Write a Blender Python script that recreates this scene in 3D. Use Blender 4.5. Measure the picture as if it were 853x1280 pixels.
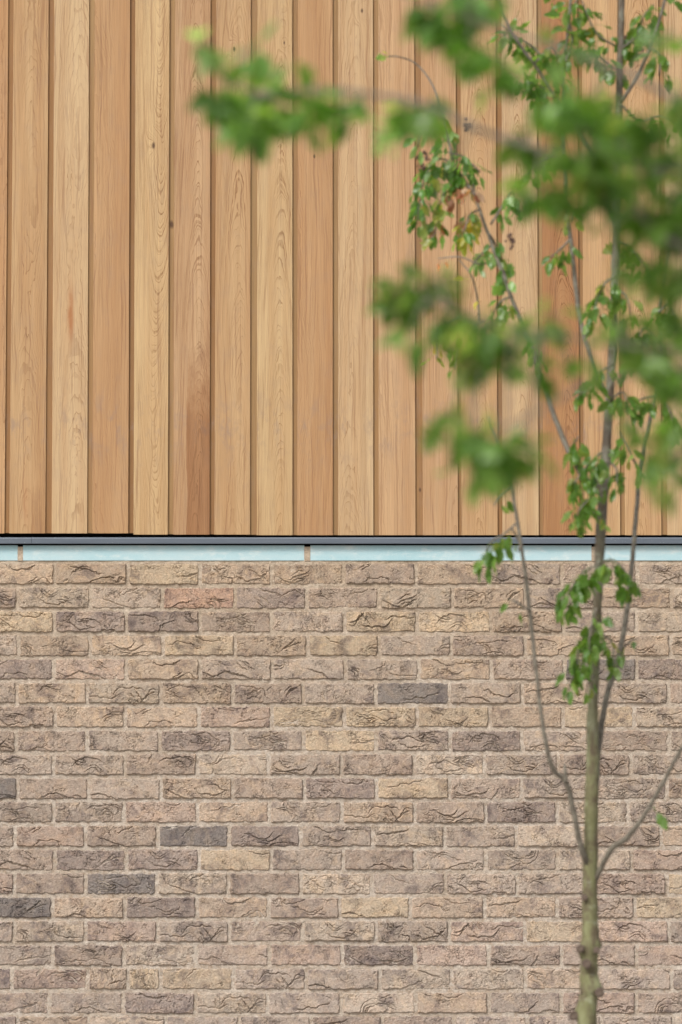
import bpy, math, random
import numpy as np
from mathutils import Vector, Matrix, Euler

for o in list(bpy.data.objects):
    bpy.data.objects.remove(o)
C = bpy.context.scene.collection
scene = bpy.context.scene
R = math.radians

# ------------------------------------------------------------------ camera
DIST, CAM_Z, AIM_Z = 15.0, 1.6, 3.05
TILT = math.atan2(AIM_Z - CAM_Z, DIST)
SLANT = math.hypot(DIST, AIM_Z - CAM_Z)
LENS = 24.0 * SLANT / 2.1325
cam_data = bpy.data.cameras.new('camera')
cam = bpy.data.objects.new('camera', cam_data)
C.objects.link(cam)
cam.location = (0, -DIST, CAM_Z)
cam.rotation_euler = (R(90) + TILT, 0, 0)
cam_data.sensor_fit = 'HORIZONTAL'
cam_data.sensor_width = 24.0
cam_data.lens = LENS
cam_data.clip_start = 0.1
cam_data.clip_end = 2000
cam_data.dof.use_dof = True
cam_data.dof.focus_distance = SLANT
cam_data.dof.aperture_fstop = 3.3
scene.camera = cam
FPX = 853.0 * LENS / 24.0


def at(px, py, Y=0.0):
    """point of the place seen at a pixel of the photograph, on the vertical plane y = Y"""
    f = Vector((0, math.cos(TILT), math.sin(TILT)))
    u = Vector((0, -math.sin(TILT), math.cos(TILT)))
    r = f + Vector((1, 0, 0)) * ((px - 426.5) / FPX) + u * ((640 - py) / FPX)
    return Vector((0, -DIST, CAM_Z)) + r * ((Y + DIST) / r.y)


# ------------------------------------------------------------------ world and light
SUN_DIR = Vector((-0.42, -0.62, 0.80)).normalized()      # towards the sun
world = bpy.data.worlds.new('World')
scene.world = world
world.use_nodes = True
wn = world.node_tree
bg = wn.nodes['Background']
sky = wn.nodes.new('ShaderNodeTexSky')
sky.sky_type = 'NISHITA'
sky.sun_disc = False
sky.sun_elevation = math.asin(SUN_DIR.z)
sky.sun_rotation = math.atan2(SUN_DIR.x, SUN_DIR.y)
sky.air_density = 1.0
sky.dust_density = 5.0
sky.ozone_density = 1.0
hs = wn.nodes.new('ShaderNodeHueSaturation')             # thin overcast: the sky is nearly white
hs.inputs['Saturation'].default_value = 0.22
wn.links.new(sky.outputs[0], hs.inputs['Color'])
wn.links.new(hs.outputs[0], bg.inputs['Color'])
bg.inputs['Strength'].default_value = 0.12
sd = bpy.data.lights.new('sun', 'SUN')
sd.energy = 1.5
sd.angle = R(16)
sd.color = (1.0, 0.95, 0.88)
sun = bpy.data.objects.new('sun', sd)
C.objects.link(sun)
sun.rotation_euler = SUN_DIR.to_track_quat('Z', 'Y').to_euler()
sun.location = (-4, -10, 12)
scene.view_settings.view_transform = 'Standard'
scene.view_settings.look = 'None'
scene.view_settings.gamma = 1.0
scene.view_settings.exposure = 0.42

# ------------------------------------------------------------------ helpers


def tag(o, label=None, cat=None, group=None, kind=None):
    if label: o['label'] = label
    if cat: o['category'] = cat
    if group: o['group'] = group
    if kind: o['kind'] = kind
    return o


def empty(name, loc):
    o = bpy.data.objects.new(name, None)
    C.objects.link(o)
    o.location = loc
    return o


def link(name, me, parent=None, loc=None):
    o = bpy.data.objects.new(name, me)
    C.objects.link(o)
    if parent is not None:
        o.parent = parent
        if loc is not None:
            o.location = Vector(loc) - parent.location
        else:
            o.location = -parent.location
    elif loc is not None:
        o.location = loc
    return o


def mesh_np(name, V, F, mat, smooth=False):
    me = bpy.data.meshes.new(name)
    V = np.asarray(V, dtype=np.float32)
    F = np.asarray(F, dtype=np.int32)
    k = F.shape[1]
    me.vertices.add(len(V)); me.vertices.foreach_set('co', V.ravel())
    me.loops.add(F.size); me.loops.foreach_set('vertex_index', F.ravel())
    me.polygons.add(len(F))
    me.polygons.foreach_set('loop_start', np.arange(0, F.size, k, dtype=np.int32))
    if smooth:
        me.polygons.foreach_set('use_smooth', np.ones(len(F), dtype=bool))
    me.materials.append(mat)
    me.update(calc_edges=True)
    me.validate()
    return me


def box_mesh(name, x0, x1, y0, y1, z0, z1, mat, bev=0.0, seg=2):
    import bmesh
    bm = bmesh.new()
    bmesh.ops.create_cube(bm, size=1)
    for v in bm.verts:
        v.co = Vector(((x0 + x1) / 2 + v.co.x * (x1 - x0), (y0 + y1) / 2 + v.co.y * (y1 - y0), (z0 + z1) / 2 + v.co.z * (z1 - z0)))
    if bev:
        bmesh.ops.bevel(bm, geom=list(bm.edges), offset=bev, segments=seg, affect='EDGES', profile=0.5)
    me = bpy.data.meshes.new(name)
    bm.to_mesh(me); bm.free()
    me.materials.append(mat)
    return me


# numpy value noise
def vnoise(x, y, seed=0):
    xi = np.floor(x).astype(np.int64); yi = np.floor(y).astype(np.int64)
    fx = x - xi; fy = y - yi
    fx = fx * fx * fx * (fx * (fx * 6 - 15) + 10); fy = fy * fy * fy * (fy * (fy * 6 - 15) + 10)

    def h(a, b):
        n = (a * 374761393 + b * 668265263 + seed * 1442695041) & 0xffffffff
        n = ((n ^ (n >> 13)) * 1274126177) & 0xffffffff
        n = ((n ^ (n >> 16)) * 2246822519) & 0xffffffff
        n = n ^ (n >> 15)
        return (n & 0xffff) / 32767.5 - 1.0
    a = h(xi, yi); b = h(xi + 1, yi); c = h(xi, yi + 1); d = h(xi + 1, yi + 1)
    return (a * (1 - fx) + b * fx) * (1 - fy) + (c * (1 - fx) + d * fx) * fy


def fbm(x, y, seed=0, oct=3):
    s = 0; a = 1.0; t = 0
    for i in range(oct):
        s = s + a * vnoise(x * 2 ** i + 17.3 * i, y * 2 ** i - 9.1 * i, seed + i * 7)
        t += a; a *= 0.5
    return s / t


def sstep(a, b, x):
    t = np.clip((x - a) / (b - a), 0, 1)
    return t * t * (3 - 2 * t)


# ------------------------------------------------------------------ materials
class NT:
    def __init__(self, name):
        self.m = bpy.data.materials.new(name)
        self.m.use_nodes = True
        self.t = self.m.node_tree
        self.b = self.t.nodes['Principled BSDF']
        self.out = self.t.nodes['Material Output']

    def n(self, typ, ins=None, **kw):
        nd = self.t.nodes.new(typ)
        for k, v in kw.items():
            setattr(nd, k, v)
        if ins:
            for k, v in ins.items():
                if isinstance(v, bpy.types.NodeSocket):
                    self.t.links.new(v, nd.inputs[k])
                else:
                    nd.inputs[k].default_value = v
        return nd

    def math(self, op, a, b=None, c=None, clamp=False):
        d = {0: a}
        if b is not None: d[1] = b
        if c is not None: d[2] = c
        return self.n('ShaderNodeMath', d, operation=op, use_clamp=clamp).outputs[0]

    def vmath(self, op, a, b=None, s=None):
        d = {0: a}
        if b is not None: d[1] = b
        nd = self.n('ShaderNodeVectorMath', d, operation=op)
        if s is not None: nd.inputs['Scale'].default_value = s
        return nd.outputs[0]

    def noise(self, vec, scale, detail=3, rough=0.5, dist=0.0):
        return self.n('ShaderNodeTexNoise', {'Vector': vec, 'Scale': scale, 'Detail': detail, 'Roughness': rough, 'Distortion': dist}).outputs[0]

    def ramp(self, fac, stops):
        nd = self.n('ShaderNodeValToRGB', {0: fac})
        cr = nd.color_ramp
        while len(cr.elements) < len(stops): cr.elements.new(0.5)
        for e, (p, c) in zip(cr.elements, stops):
            e.position = p
            e.color = (c, c, c, 1) if isinstance(c, (int, float)) else (*c, 1)
        return nd.outputs[0]

    def mix(self, fac, a, b, mode='MIX'):
        nd = self.n('ShaderNodeMix', data_type='RGBA', blend_type=mode)
        for s, v in ((0, fac), (6, a), (7, b)):
            if isinstance(v, bpy.types.NodeSocket): self.t.links.new(v, nd.inputs[s])
            elif s == 0: nd.inputs[0].default_value = v
            else: nd.inputs[s].default_value = (*v, 1)
        return nd.outputs[2]

    def set(self, **kw):
        for k, v in kw.items():
            s = self.b.inputs[k.replace('_', ' ')]
            if isinstance(v, bpy.types.NodeSocket): self.t.links.new(v, s)
            else: s.default_value = v

    def bump(self, h, strength, dist, normal=None):
        d = {'Height': h, 'Strength': strength, 'Distance': dist}
        if normal is not None: d['Normal'] = normal
        return self.n('ShaderNodeBump', d).outputs[0]


def attr(nt, name):
    return nt.n('ShaderNodeAttribute', attribute_type='OBJECT', attribute_name=name)


def brick_material(name, stuff=False):
    nt = NT(name)
    tc = nt.n('ShaderNodeTexCoord').outputs['Object']
    if stuff:
        g = nt.n('ShaderNodeNewGeometry').outputs['Random Per Island']
        base = nt.ramp(g, [(0, (0.30, 0.21, 0.15)), (0.3, (0.36, 0.27, 0.19)), (0.6, (0.31, 0.235, 0.18)), (0.85, (0.42, 0.31, 0.20)), (1, (0.20, 0.16, 0.14))])
        vec = tc
    else:
        oi = nt.n('ShaderNodeObjectInfo')
        base = oi.outputs['Color']
        off = nt.n('ShaderNodeCombineXYZ', {0: nt.math('MULTIPLY', oi.outputs['Random'], 37.0), 1: nt.math('MULTIPLY', oi.outputs['Random'], 91.0), 2: 0.0}).outputs[0]
        vec = nt.vmath('ADD', tc, off)
    # large burnt / pale patches
    p1 = nt.noise(vec, 14, 4, 0.6, 0.6)
    p2 = nt.noise(nt.vmath('ADD', vec, (5.1, 3.3, 1.2)), 22, 4, 0.6, 1.0)
    p3 = nt.noise(nt.vmath('ADD', vec, (9.1, 1.3, 7.2)), 40, 5, 0.65, 0.5)
    greyer = nt.mix(1.0, base, (0.53, 0.515, 0.555), 'MULTIPLY')
    yellow = nt.mix(1.0, base, (1.22, 1.14, 1.02), 'MULTIPLY')
    pink = nt.mix(1.0, base, (1.07, 0.99, 0.94), 'MULTIPLY')
    c = nt.mix(nt.ramp(p1, [(0.50, 0), (0.64, 0.9)]), base, greyer)
    c = nt.mix(nt.ramp(p2, [(0.50, 0), (0.68, 0.8)]), c, yellow)
    c = nt.mix(nt.ramp(p3, [(0.48, 0), (0.62, 0.6)]), c, pink)
    # thin dark veins: sand, plus crease shade put into the colour; then sand specks
    wv = nt.noise(nt.vmath('ADD', vec, (2.1, 8.3, 4.2)), 45, 6, 0.72, 1.6)
    vein = nt.ramp(nt.math('ABSOLUTE', nt.math('SUBTRACT', wv, 0.5)), [(0.0, 1), (0.013, 0)])
    gate = nt.ramp(nt.noise(vec, 20, 2, 0.5), [(0.54, 0), (0.66, 1)])
    veinf = nt.math('MULTIPLY', nt.math('MULTIPLY', vein, gate), 0.65)
    c = nt.mix(veinf, c, (0.10, 0.08, 0.075))
    sp = nt.noise(vec, 330, 3, 0.75)
    c = nt.mix(nt.ramp(sp, [(0.60, 0), (0.72, 0.5)]), c, (0.09, 0.075, 0.07))
    c = nt.mix(nt.ramp(sp, [(0.28, 0.5), (0.38, 0)]), c, (0.62, 0.55, 0.46))
    mot = nt.noise(vec, 150, 4, 0.7)
    c = nt.mix(1.0, c, nt.ramp(mot, [(0.3, 0.72), (0.7, 1.26)]), 'MULTIPLY')
    nt.set(Base_Color=c, Roughness=0.93)
    nt.b.inputs['Specular IOR Level'].default_value = 0.2
    h = nt.math('ADD', nt.math('MULTIPLY', nt.noise(vec, 260, 5, 0.7), 0.7), nt.math('MULTIPLY', nt.noise(vec, 90, 4, 0.65, 1.2), 1.2))
    h = nt.math('SUBTRACT', h, nt.math('MULTIPLY', nt.math('MULTIPLY', vein, gate), 0.8))
    nt.t.links.new(nt.bump(h, 0.9, 0.0034), nt.b.inputs['Normal'])
    return nt.m


def mortar_material():
    nt = NT('mortar')
    tc = nt.n('ShaderNodeTexCoord').outputs['Object']
    a = nt.noise(tc, 5, 4, 0.6)
    c = nt.ramp(a, [(0.35, (0.445, 0.37, 0.297)), (0.65, (0.545, 0.478, 0.41))])
    b = nt.noise(tc, 60, 4, 0.7, 0.5)
    z = nt.n('ShaderNodeSeparateXYZ', {0: tc}).outputs[2]
    up = nt.math('MULTIPLY', nt.math('SUBTRACT', z, 2.2), 1.4, clamp=True)
    c = nt.mix(up, c, nt.mix(1.0, c, (0.97, 0.91, 0.82), 'MULTIPLY'))
    c = nt.mix(nt.ramp(b, [(0.46, 0), (0.64, 0.7)]), c, (0.37, 0.275, 0.20))
    e = nt.noise(tc, 130, 4, 0.75)
    c = nt.mix(1.0, c, nt.ramp(e, [(0.3, 0.76), (0.7, 1.2)]), 'MULTIPLY')
    sp = nt.noise(tc, 360, 3, 0.75)
    c = nt.mix(nt.ramp(sp, [(0.58, 0), (0.72, 0.5)]), c, (0.16, 0.13, 0.11))
    c = nt.mix(nt.ramp(sp, [(0.26, 0.6), (0.4, 0)]), c, (0.66, 0.6, 0.53))
    nt.set(Base_Color=c, Roughness=0.95)
    nt.b.inputs['Specular IOR Level'].default_value = 0.15
    h = nt.math('ADD', nt.noise(tc, 320, 4, 0.7), nt.noise(tc, 90, 3, 0.6))
    nt.t.links.new(nt.bump(h, 0.9, 0.003), nt.b.inputs['Normal'])
    return nt.m


def wood_material():
    nt = NT('cedar')
    tc = nt.n('ShaderNodeTexCoord').outputs['Object']
    s = nt.n('ShaderNodeSeparateXYZ', {0: tc}).outputs
    g = nt.n('ShaderNodeSeparateXYZ', {0: attr(nt, 'grain').outputs['Vector']}).outputs      # heart x, curvature, rise
    l = nt.n('ShaderNodeSeparateXYZ', {0: attr(nt, 'look').outputs['Vector']}).outputs       # ring strength, drift, seed
    st = nt.n('ShaderNodeSeparateXYZ', {0: attr(nt, 'stain').outputs['Vector']}).outputs     # x, z, strength
    kn = nt.n('ShaderNodeSeparateXYZ', {0: attr(nt, 'knot').outputs['Vector']}).outputs      # x, z, size
    X, Z, seed = s[0], s[2], l[2]

    def vec(x, y, z):
        return nt.n('ShaderNodeCombineXYZ', {0: x, 1: y, 2: z}).outputs[0]
    # slow wander of the grain up the board
    w1 = nt.noise(vec(nt.math('MULTIPLY', X, 2.5), seed, nt.math('MULTIPLY', Z, 1.1)), 1.0, 2, 0.5)
    w2 = nt.noise(vec(nt.math('MULTIPLY', X, 14), seed, nt.math('MULTIPLY', Z, 4.5)), 1.0, 3, 0.55)
    w3 = nt.noise(vec(nt.math('MULTIPLY', X, 60), seed, nt.math('MULTIPLY', Z, 22)), 1.0, 2, 0.5)
    xo = nt.math('SUBTRACT', X, g[0])
    xo = nt.math('ADD', xo, nt.math('MULTIPLY', nt.math('SUBTRACT', w1, 0.5), 0.09))
    f = nt.math('MULTIPLY', nt.math('MULTIPLY', xo, xo), g[1])
    f = nt.math('ADD', f, nt.math('MULTIPLY', Z, g[2]))
    f = nt.math('ADD', f, nt.math('MULTIPLY', nt.math('SUBTRACT', w1, 0.5), nt.math('MULTIPLY', l[1], 30.0)))
    f = nt.math('ADD', f, nt.math('MULTIPLY', nt.math('SUBTRACT', w2, 0.5), nt.math('MULTIPLY', l[1], 4.5)))
    f = nt.math('ADD', f, nt.math('MULTIPLY', nt.math('SUBTRACT', w3, 0.5), 1.5))
    # knot
    kx = nt.math('SUBTRACT', X, kn[0]); kz = nt.math('SUBTRACT', Z, kn[1])
    kd = nt.math('SQRT', nt.math('ADD', nt.math('MULTIPLY', nt.math('MULTIPLY', kx, kx), 4.0), nt.math('MULTIPLY', kz, kz)))
    ks = nt.math('DIVIDE', kd, nt.math('MAXIMUM', kn[2], 0.0001))
    kf = nt.math('EXPONENT', nt.math('MULTIPLY', nt.math('MULTIPLY', ks, ks), -0.06))
    kon = nt.math('GREATER_THAN', kn[2], 0.0005)
    f = nt.math('ADD', f, nt.math('MULTIPLY', nt.math('MULTIPLY', kf, kon), 9.0))
    # rings : two line patterns along f
    ring = nt.n('ShaderNodeTexNoise', {'W': f, 'Scale': 1.0, 'Detail': 2.0, 'Roughness': 0.55}, noise_dimensions='1D').outputs[0]
    saw = nt.math('FRACT', nt.math('ADD', nt.math('MULTIPLY', f, 1.15), nt.math('MULTIPLY', ring, 2.0)))
    line = nt.ramp(saw, [(0.0, 0.0), (0.62, 0.12), (0.9, 1.0), (0.97, 0.75), (1.0, 0.0)])
    line = nt.math('MULTIPLY', line, nt.ramp(ring, [(0.3, 0.35), (0.6, 1.0)]))
    brk = nt.noise(vec(nt.math('MULTIPLY', X, 300), seed, nt.math('MULTIPLY', Z, 14)), 1.0, 3, 0.6)
    fade = nt.noise(vec(nt.math('MULTIPLY', X, 16), nt.math('ADD', seed, 4.0), nt.math('MULTIPLY', Z, 2.0)), 1.0, 2, 0.5)
    line = nt.math('MULTIPLY', line, nt.ramp(brk, [(0.36, 0.3), (0.56, 1.0)]))
    line = nt.math('MULTIPLY', line, nt.ramp(fade, [(0.34, 0.25), (0.55, 1.0)]))
    base = nt.n('ShaderNodeObjectInfo').outputs['Color']
    dark = nt.mix(1.0, base, (0.46, 0.33, 0.24), 'MULTIPLY')
    # broad drifts of tone
    br = nt.noise(vec(nt.math('MULTIPLY', X, 22), seed, nt.math('MULTIPLY', Z, 0.9)), 1.0, 3, 0.6)
    c = nt.mix(nt.ramp(br, [(0.38, 0), (0.66, 0.6)]), base, nt.mix(1.0, base, (0.86, 0.74, 0.64), 'MULTIPLY'))
    c = nt.mix(nt.ramp(br, [(0.30, 0.6), (0.48, 0)]), c, nt.mix(1.0, base, (1.10, 1.12, 1.12), 'MULTIPLY'))
    c = nt.mix(nt.math('MULTIPLY', line, l[0]), c, dark)
    # fine straight fibres and long thin cracks
    fb = nt.noise(vec(nt.math('MULTIPLY', X, 620), seed, nt.math('MULTIPLY', Z, 5.0)), 1.0, 3, 0.6)
    c = nt.mix(1.0, c, nt.ramp(fb, [(0.3, 0.86), (0.7, 1.12)]), 'MULTIPLY')
    fb2 = nt.noise(vec(nt.math('ADD', nt.math('MULTIPLY', X, 170), nt.math('MULTIPLY', w2, 5.0)), seed, nt.math('MULTIPLY', Z, 2.2)), 1.0, 3, 0.6)
    c = nt.mix(nt.ramp(fb2, [(0.55, 0), (0.64, 0.5)]), c, (0.25, 0.125, 0.06))
    # grey weathering smudges
    gs = nt.noise(vec(nt.math('MULTIPLY', X, 26), seed, nt.math('MULTIPLY', Z, 13)), 1.0, 5, 0.7)
    band = nt.math('SUBTRACT', Z, 0.33)
    band = nt.math('EXPONENT', nt.math('MULTIPLY', nt.math('MULTIPLY', band, band), -160.0))
    c = nt.mix(nt.math('MULTIPLY', nt.ramp(gs, [(0.50, 0), (0.68, 0.55)]), nt.math('ADD', nt.math('MULTIPLY', band, 0.8), 0.28)), c, (0.27, 0.19, 0.145))
    # a brown heartwood stain with its own outline
    sx = nt.math('SUBTRACT', nt.math('ADD', X, nt.math('MULTIPLY', nt.math('SUBTRACT', w2, 0.5), 0.03)), st[0])
    sz = nt.math('SUBTRACT', st[1], Z)
    se = nt.math('MULTIPLY', nt.ramp(nt.math('MULTIPLY', nt.math('ADD', sx, 0.0), 60), [(0.0, 0), (0.14, 1)]),
                 nt.ramp(nt.math('ADD', nt.math('MULTIPLY', sz, 2.2), nt.math('SUBTRACT', gs, 0.5)), [(0.0, 0), (0.45, 1)]))
    c = nt.mix(nt.math('MULTIPLY', se, st[2]), c, nt.mix(1.0, c, (0.70, 0.56, 0.46), 'MULTIPLY'))
    # an elongated resin streak
    sr = nt.n('ShaderNodeSeparateXYZ', {0: attr(nt, 'streak').outputs['Vector']}).outputs
    qx = nt.math('DIVIDE', nt.math('SUBTRACT', nt.math('ADD', X, nt.math('MULTIPLY', nt.math('SUBTRACT', w2, 0.5), 0.02)), sr[0]), 0.009)
    qz = nt.math('DIVIDE', nt.math('SUBTRACT', Z, sr[1]), 0.075)
    q = nt.math('EXPONENT', nt.math('MULTIPLY', nt.math('ADD', nt.math('MULTIPLY', qx, qx), nt.math('MULTIPLY', qz, qz)), -1.0))
    q = nt.math('MULTIPLY', q, nt.ramp(gs, [(0.3, 0.35), (0.6, 1.0)]))
    c = nt.mix(nt.math('MULTIPLY', q, sr[2]), c, (0.36, 0.16, 0.065))
    # knot colour
    kc = nt.ramp(nt.math('ADD', nt.math('MULTIPLY', ks, 0.7), nt.math('MULTIPLY', nt.math('SUBTRACT', brk, 0.5), 0.9)), [(0.35, 0.9), (0.75, 0.35), (1.0, 0.0)])
    c = nt.mix(nt.math('MULTIPLY', kc, kon), c, (0.085, 0.04, 0.022))
    nt.set(Base_Color=c, Roughness=0.62)
    nt.b.inputs['Specular IOR Level'].default_value = 0.3
    h = nt.math('ADD', nt.math('MULTIPLY', fb, 0.5), nt.math('MULTIPLY', line, -0.5))
    nt.t.links.new(nt.bump(h, 0.35, 0.0007), nt.b.inputs['Normal'])
    return nt.m


def simple(name, col, rough=0.5, metal=0.0, spec=0.5, var=None, scale=20, bump=0.0, bscale=200, sat=None):
    nt = NT(name)
    tc = nt.n('ShaderNodeTexCoord').outputs['Object']
    if var:
        a = nt.noise(tc, scale, 5, 0.65)
        c = nt.ramp(a, [(0.35, col), (0.65, var)])
        nt.set(Base_Color=c)
    else:
        nt.set(Base_Color=(*col, 1))
    nt.set(Roughness=rough, Metallic=metal)
    nt.b.inputs['Specular IOR Level'].default_value = spec
    if bump:
        nt.t.links.new(nt.bump(nt.noise(tc, bscale, 4, 0.6), bump, 0.002), nt.b.inputs['Normal'])
    return nt.m


def blue_material():
    nt = NT('blue_film')
    tc = nt.n('ShaderNodeTexCoord').outputs['Object']
    a = nt.noise(nt.n('ShaderNodeMapping', {0: tc, 'Scale': (3, 3, 12)}).outputs[0], 1.0, 5, 0.65)
    c = nt.ramp(a, [(0.3, (0.32, 0.52, 0.57)), (0.5, (0.40, 0.57, 0.61)), (0.72, (0.52, 0.61, 0.62))])
    ch = nt.noise(nt.n('ShaderNodeMapping', {0: tc, 'Scale': (14, 14, 30)}).outputs[0], 1.0, 6, 0.75)
    c = nt.mix(nt.ramp(ch, [(0.52, 0), (0.68, 0.6)]), c, (0.66, 0.70, 0.68))
    b = nt.noise(tc, 500, 3, 0.7)
    c = nt.mix(nt.ramp(b, [(0.56, 0), (0.74, 0.55)]), c, (0.7, 0.76, 0.76))
    d = nt.noise(tc, 260, 4, 0.7)
    c = nt.mix(nt.ramp(d, [(0.63, 0), (0.72, 0.5)]), c, (0.2, 0.36, 0.4))
    nt.set(Base_Color=c, Roughness=0.75)
    nt.t.links.new(nt.bump(b, 0.3, 0.001), nt.b.inputs['Normal'])
    return nt.m


def flashing_material():
    nt = NT('grey_metal')
    tc = nt.n('ShaderNodeTexCoord').outputs['Object']
    a = nt.noise(nt.n('ShaderNodeMapping', {0: tc, 'Scale': (4, 4, 40)}).outputs[0], 1.0, 4, 0.6)
    c = nt.ramp(a, [(0.3, (0.095, 0.115, 0.145)), (0.7, (0.125, 0.148, 0.18))])
    sp = nt.noise(tc, 240, 3, 0.6)
    gate = nt.noise(tc, 7, 2, 0.5)
    c = nt.mix(nt.math('MULTIPLY', nt.ramp(sp, [(0.66, 0), (0.72, 0.7)]), nt.ramp(gate, [(0.5, 0), (0.62, 1)])), c, (0.5, 0.5, 0.48))
    nt.set(Base_Color=c, Roughness=0.42, Metallic=0.0)
    return nt.m


def bark_material(name, warm=0.0):
    nt = NT(name)
    tc = nt.n('ShaderNodeTexCoord').outputs['Object']
    st = nt.n('ShaderNodeMapping', {0: tc, 'Scale': (30, 30, 9)}).outputs[0]
    a = nt.noise(st, 1.0, 5, 0.65, 0.4)
    z = nt.n('ShaderNodeSeparateXYZ', {0: tc}).outputs[2]
    green = nt.ramp(a, [(0.3, (0.13, 0.11, 0.065)), (0.5, (0.19, 0.19, 0.09)), (0.7, (0.28, 0.285, 0.16))])
    grey = nt.ramp(a, [(0.3, (0.09, 0.07, 0.06)), (0.5, (0.165, 0.15, 0.12)), (0.7, (0.27, 0.265, 0.21))])
    hf = nt.ramp(nt.math('ADD', nt.math('MULTIPLY', nt.math('SUBTRACT', z, 2.0 + warm * 10), 0.9), nt.math('MULTIPLY', nt.math('SUBTRACT', a, 0.5), 0.9)), [(0.0, 0), (0.7, 1)])
    c = nt.mix(hf, green, grey)
    dk = nt.noise(nt.n('ShaderNodeMapping', {0: tc, 'Scale': (1.5, 1.5, .6)}).outputs[0], 24, 5, 0.72, 0.8)
    c = nt.mix(nt.ramp(dk, [(0.47, 0), (0.60, 0.8)]), c, (0.095, 0.065, 0.045))
    li = nt.noise(tc, 38, 5, 0.7)
    c = nt.mix(nt.ramp(li, [(0.58, 0), (0.7, 0.6)]), c, (0.36, 0.38, 0.28))
    nt.set(Base_Color=c, Roughness=0.8)
    nt.b.inputs['Specular IOR Level'].default_value = 0.3
    rings = nt.n('ShaderNodeMapping', {0: tc, 'Scale': (8, 8, 120)}).outputs[0]
    h = nt.math('ADD', a, nt.math('MULTIPLY', nt.noise(rings, 1.0, 3, 0.6), 0.5))
    nt.t.links.new(nt.bump(h, 0.6, 0.004), nt.b.inputs['Normal'])
    return nt.m


def twig_material():
    nt = NT('twig_bark')
    tc = nt.n('ShaderNodeTexCoord').outputs['Object']
    a = nt.noise(tc, 60, 4, 0.65)
    c = nt.ramp(a, [(0.3, (0.085, 0.07, 0.05)), (0.5, (0.155, 0.135, 0.105)), (0.72, (0.25, 0.23, 0.18))])
    nt.set(Base_Color=c, Roughness=0.6)
    nt.t.links.new(nt.bump(a, 0.4, 0.002), nt.b.inputs['Normal'])
    return nt.m


def leaf_material(name, stuff=False):
    nt = NT(name)
    tc = nt.n('ShaderNodeTexCoord').outputs['Object']
    if stuff:
        g = nt.n('ShaderNodeNewGeometry').outputs['Random Per Island']
        base = nt.ramp(g, [(0, (0.065, 0.155, 0.02)), (0.5, (0.10, 0.20, 0.032)), (0.9, (0.15, 0.255, 0.055)), (1, (0.22, 0.24, 0.06))])
    else:
        base = nt.n('ShaderNodeObjectInfo').outputs['Color']
    a = nt.noise(tc, 45, 3, 0.6)
    c = nt.mix(1.0, base, nt.ramp(a, [(0.3, 0.8), (0.7, 1.25)]), 'MULTIPLY')
    back = nt.n('ShaderNodeNewGeometry').outputs['Backfacing']
    under = nt.mix(0.5, c, nt.mix(1.0, c, (2.2, 1.9, 2.6), 'MULTIPLY'))
    c = nt.mix(back, c, under)
    nt.set(Base_Color=c, Roughness=0.32)
    nt.b.inputs['Specular IOR Level'].default_value = 0.6
    tr = nt.n('ShaderNodeBsdfTranslucent', {0: nt.mix(1.0, c, (1.9, 1.8, 0.9), 'MULTIPLY')})
    ms = nt.n('ShaderNodeMixShader', {0: 0.50, 1: nt.b.outputs[0], 2: tr.outputs[0]})
    nt.t.links.new(ms.outputs[0], nt.out.inputs[0])
    return nt.m


M_brick = brick_material('brick_clay')
M_brick_far = brick_material('brick_clay_margin', True)
M_mortar = mortar_material()
M_wood = wood_material()
M_blue = blue_material()
M_flash = flashing_material()
M_black = simple('gap_shade_black', (0.012, 0.011, 0.011), 0.9)  # near-black, stands in for the shade inside the gaps
M_bark = bark_material('bark')
M_twig = twig_material()
M_leaf = leaf_material('leaf_green')
M_leafs = leaf_material('leaf_mass', True)
M_ground = simple('gravel_paving', (0.30, 0.27, 0.235), 0.95, var=(0.36, 0.33, 0.29), scale=3, bump=0.5, bscale=60)
M_soil = simple('soil', (0.07, 0.05, 0.035), 0.95, var=(0.12, 0.09, 0.06), scale=25, bump=0.8, bscale=80)
M_knot = simple('knot_wood', (0.07, 0.045, 0.035), 0.85, var=(0.16, 0.12, 0.09), scale=70, bump=.6)
M_berry = simple('dried_berry', (0.09, 0.045, 0.035), 0.7, var=(0.17, 0.10, 0.07), scale=90)

# ------------------------------------------------------------------ ground
gv = [(-80, -80, 0), (80, -80, 0), (80, 80, 0), (-80, 80, 0)]
ground = link('ground', mesh_np('ground', gv, [(0, 1, 2, 3)], M_ground))
tag(ground, kind='structure')

# ------------------------------------------------------------------ brick wall
XMIN, XMAX = -3.5, 3.5
rng = random.Random(5)
wall = empty('brick_wall', (0, 0.05, 0))
tag(wall, 'rough creased tan and grey brick wall below the timber boards', 'wall')

BL, BH = 0.2135, 0.0640        # nominal brick face


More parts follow.
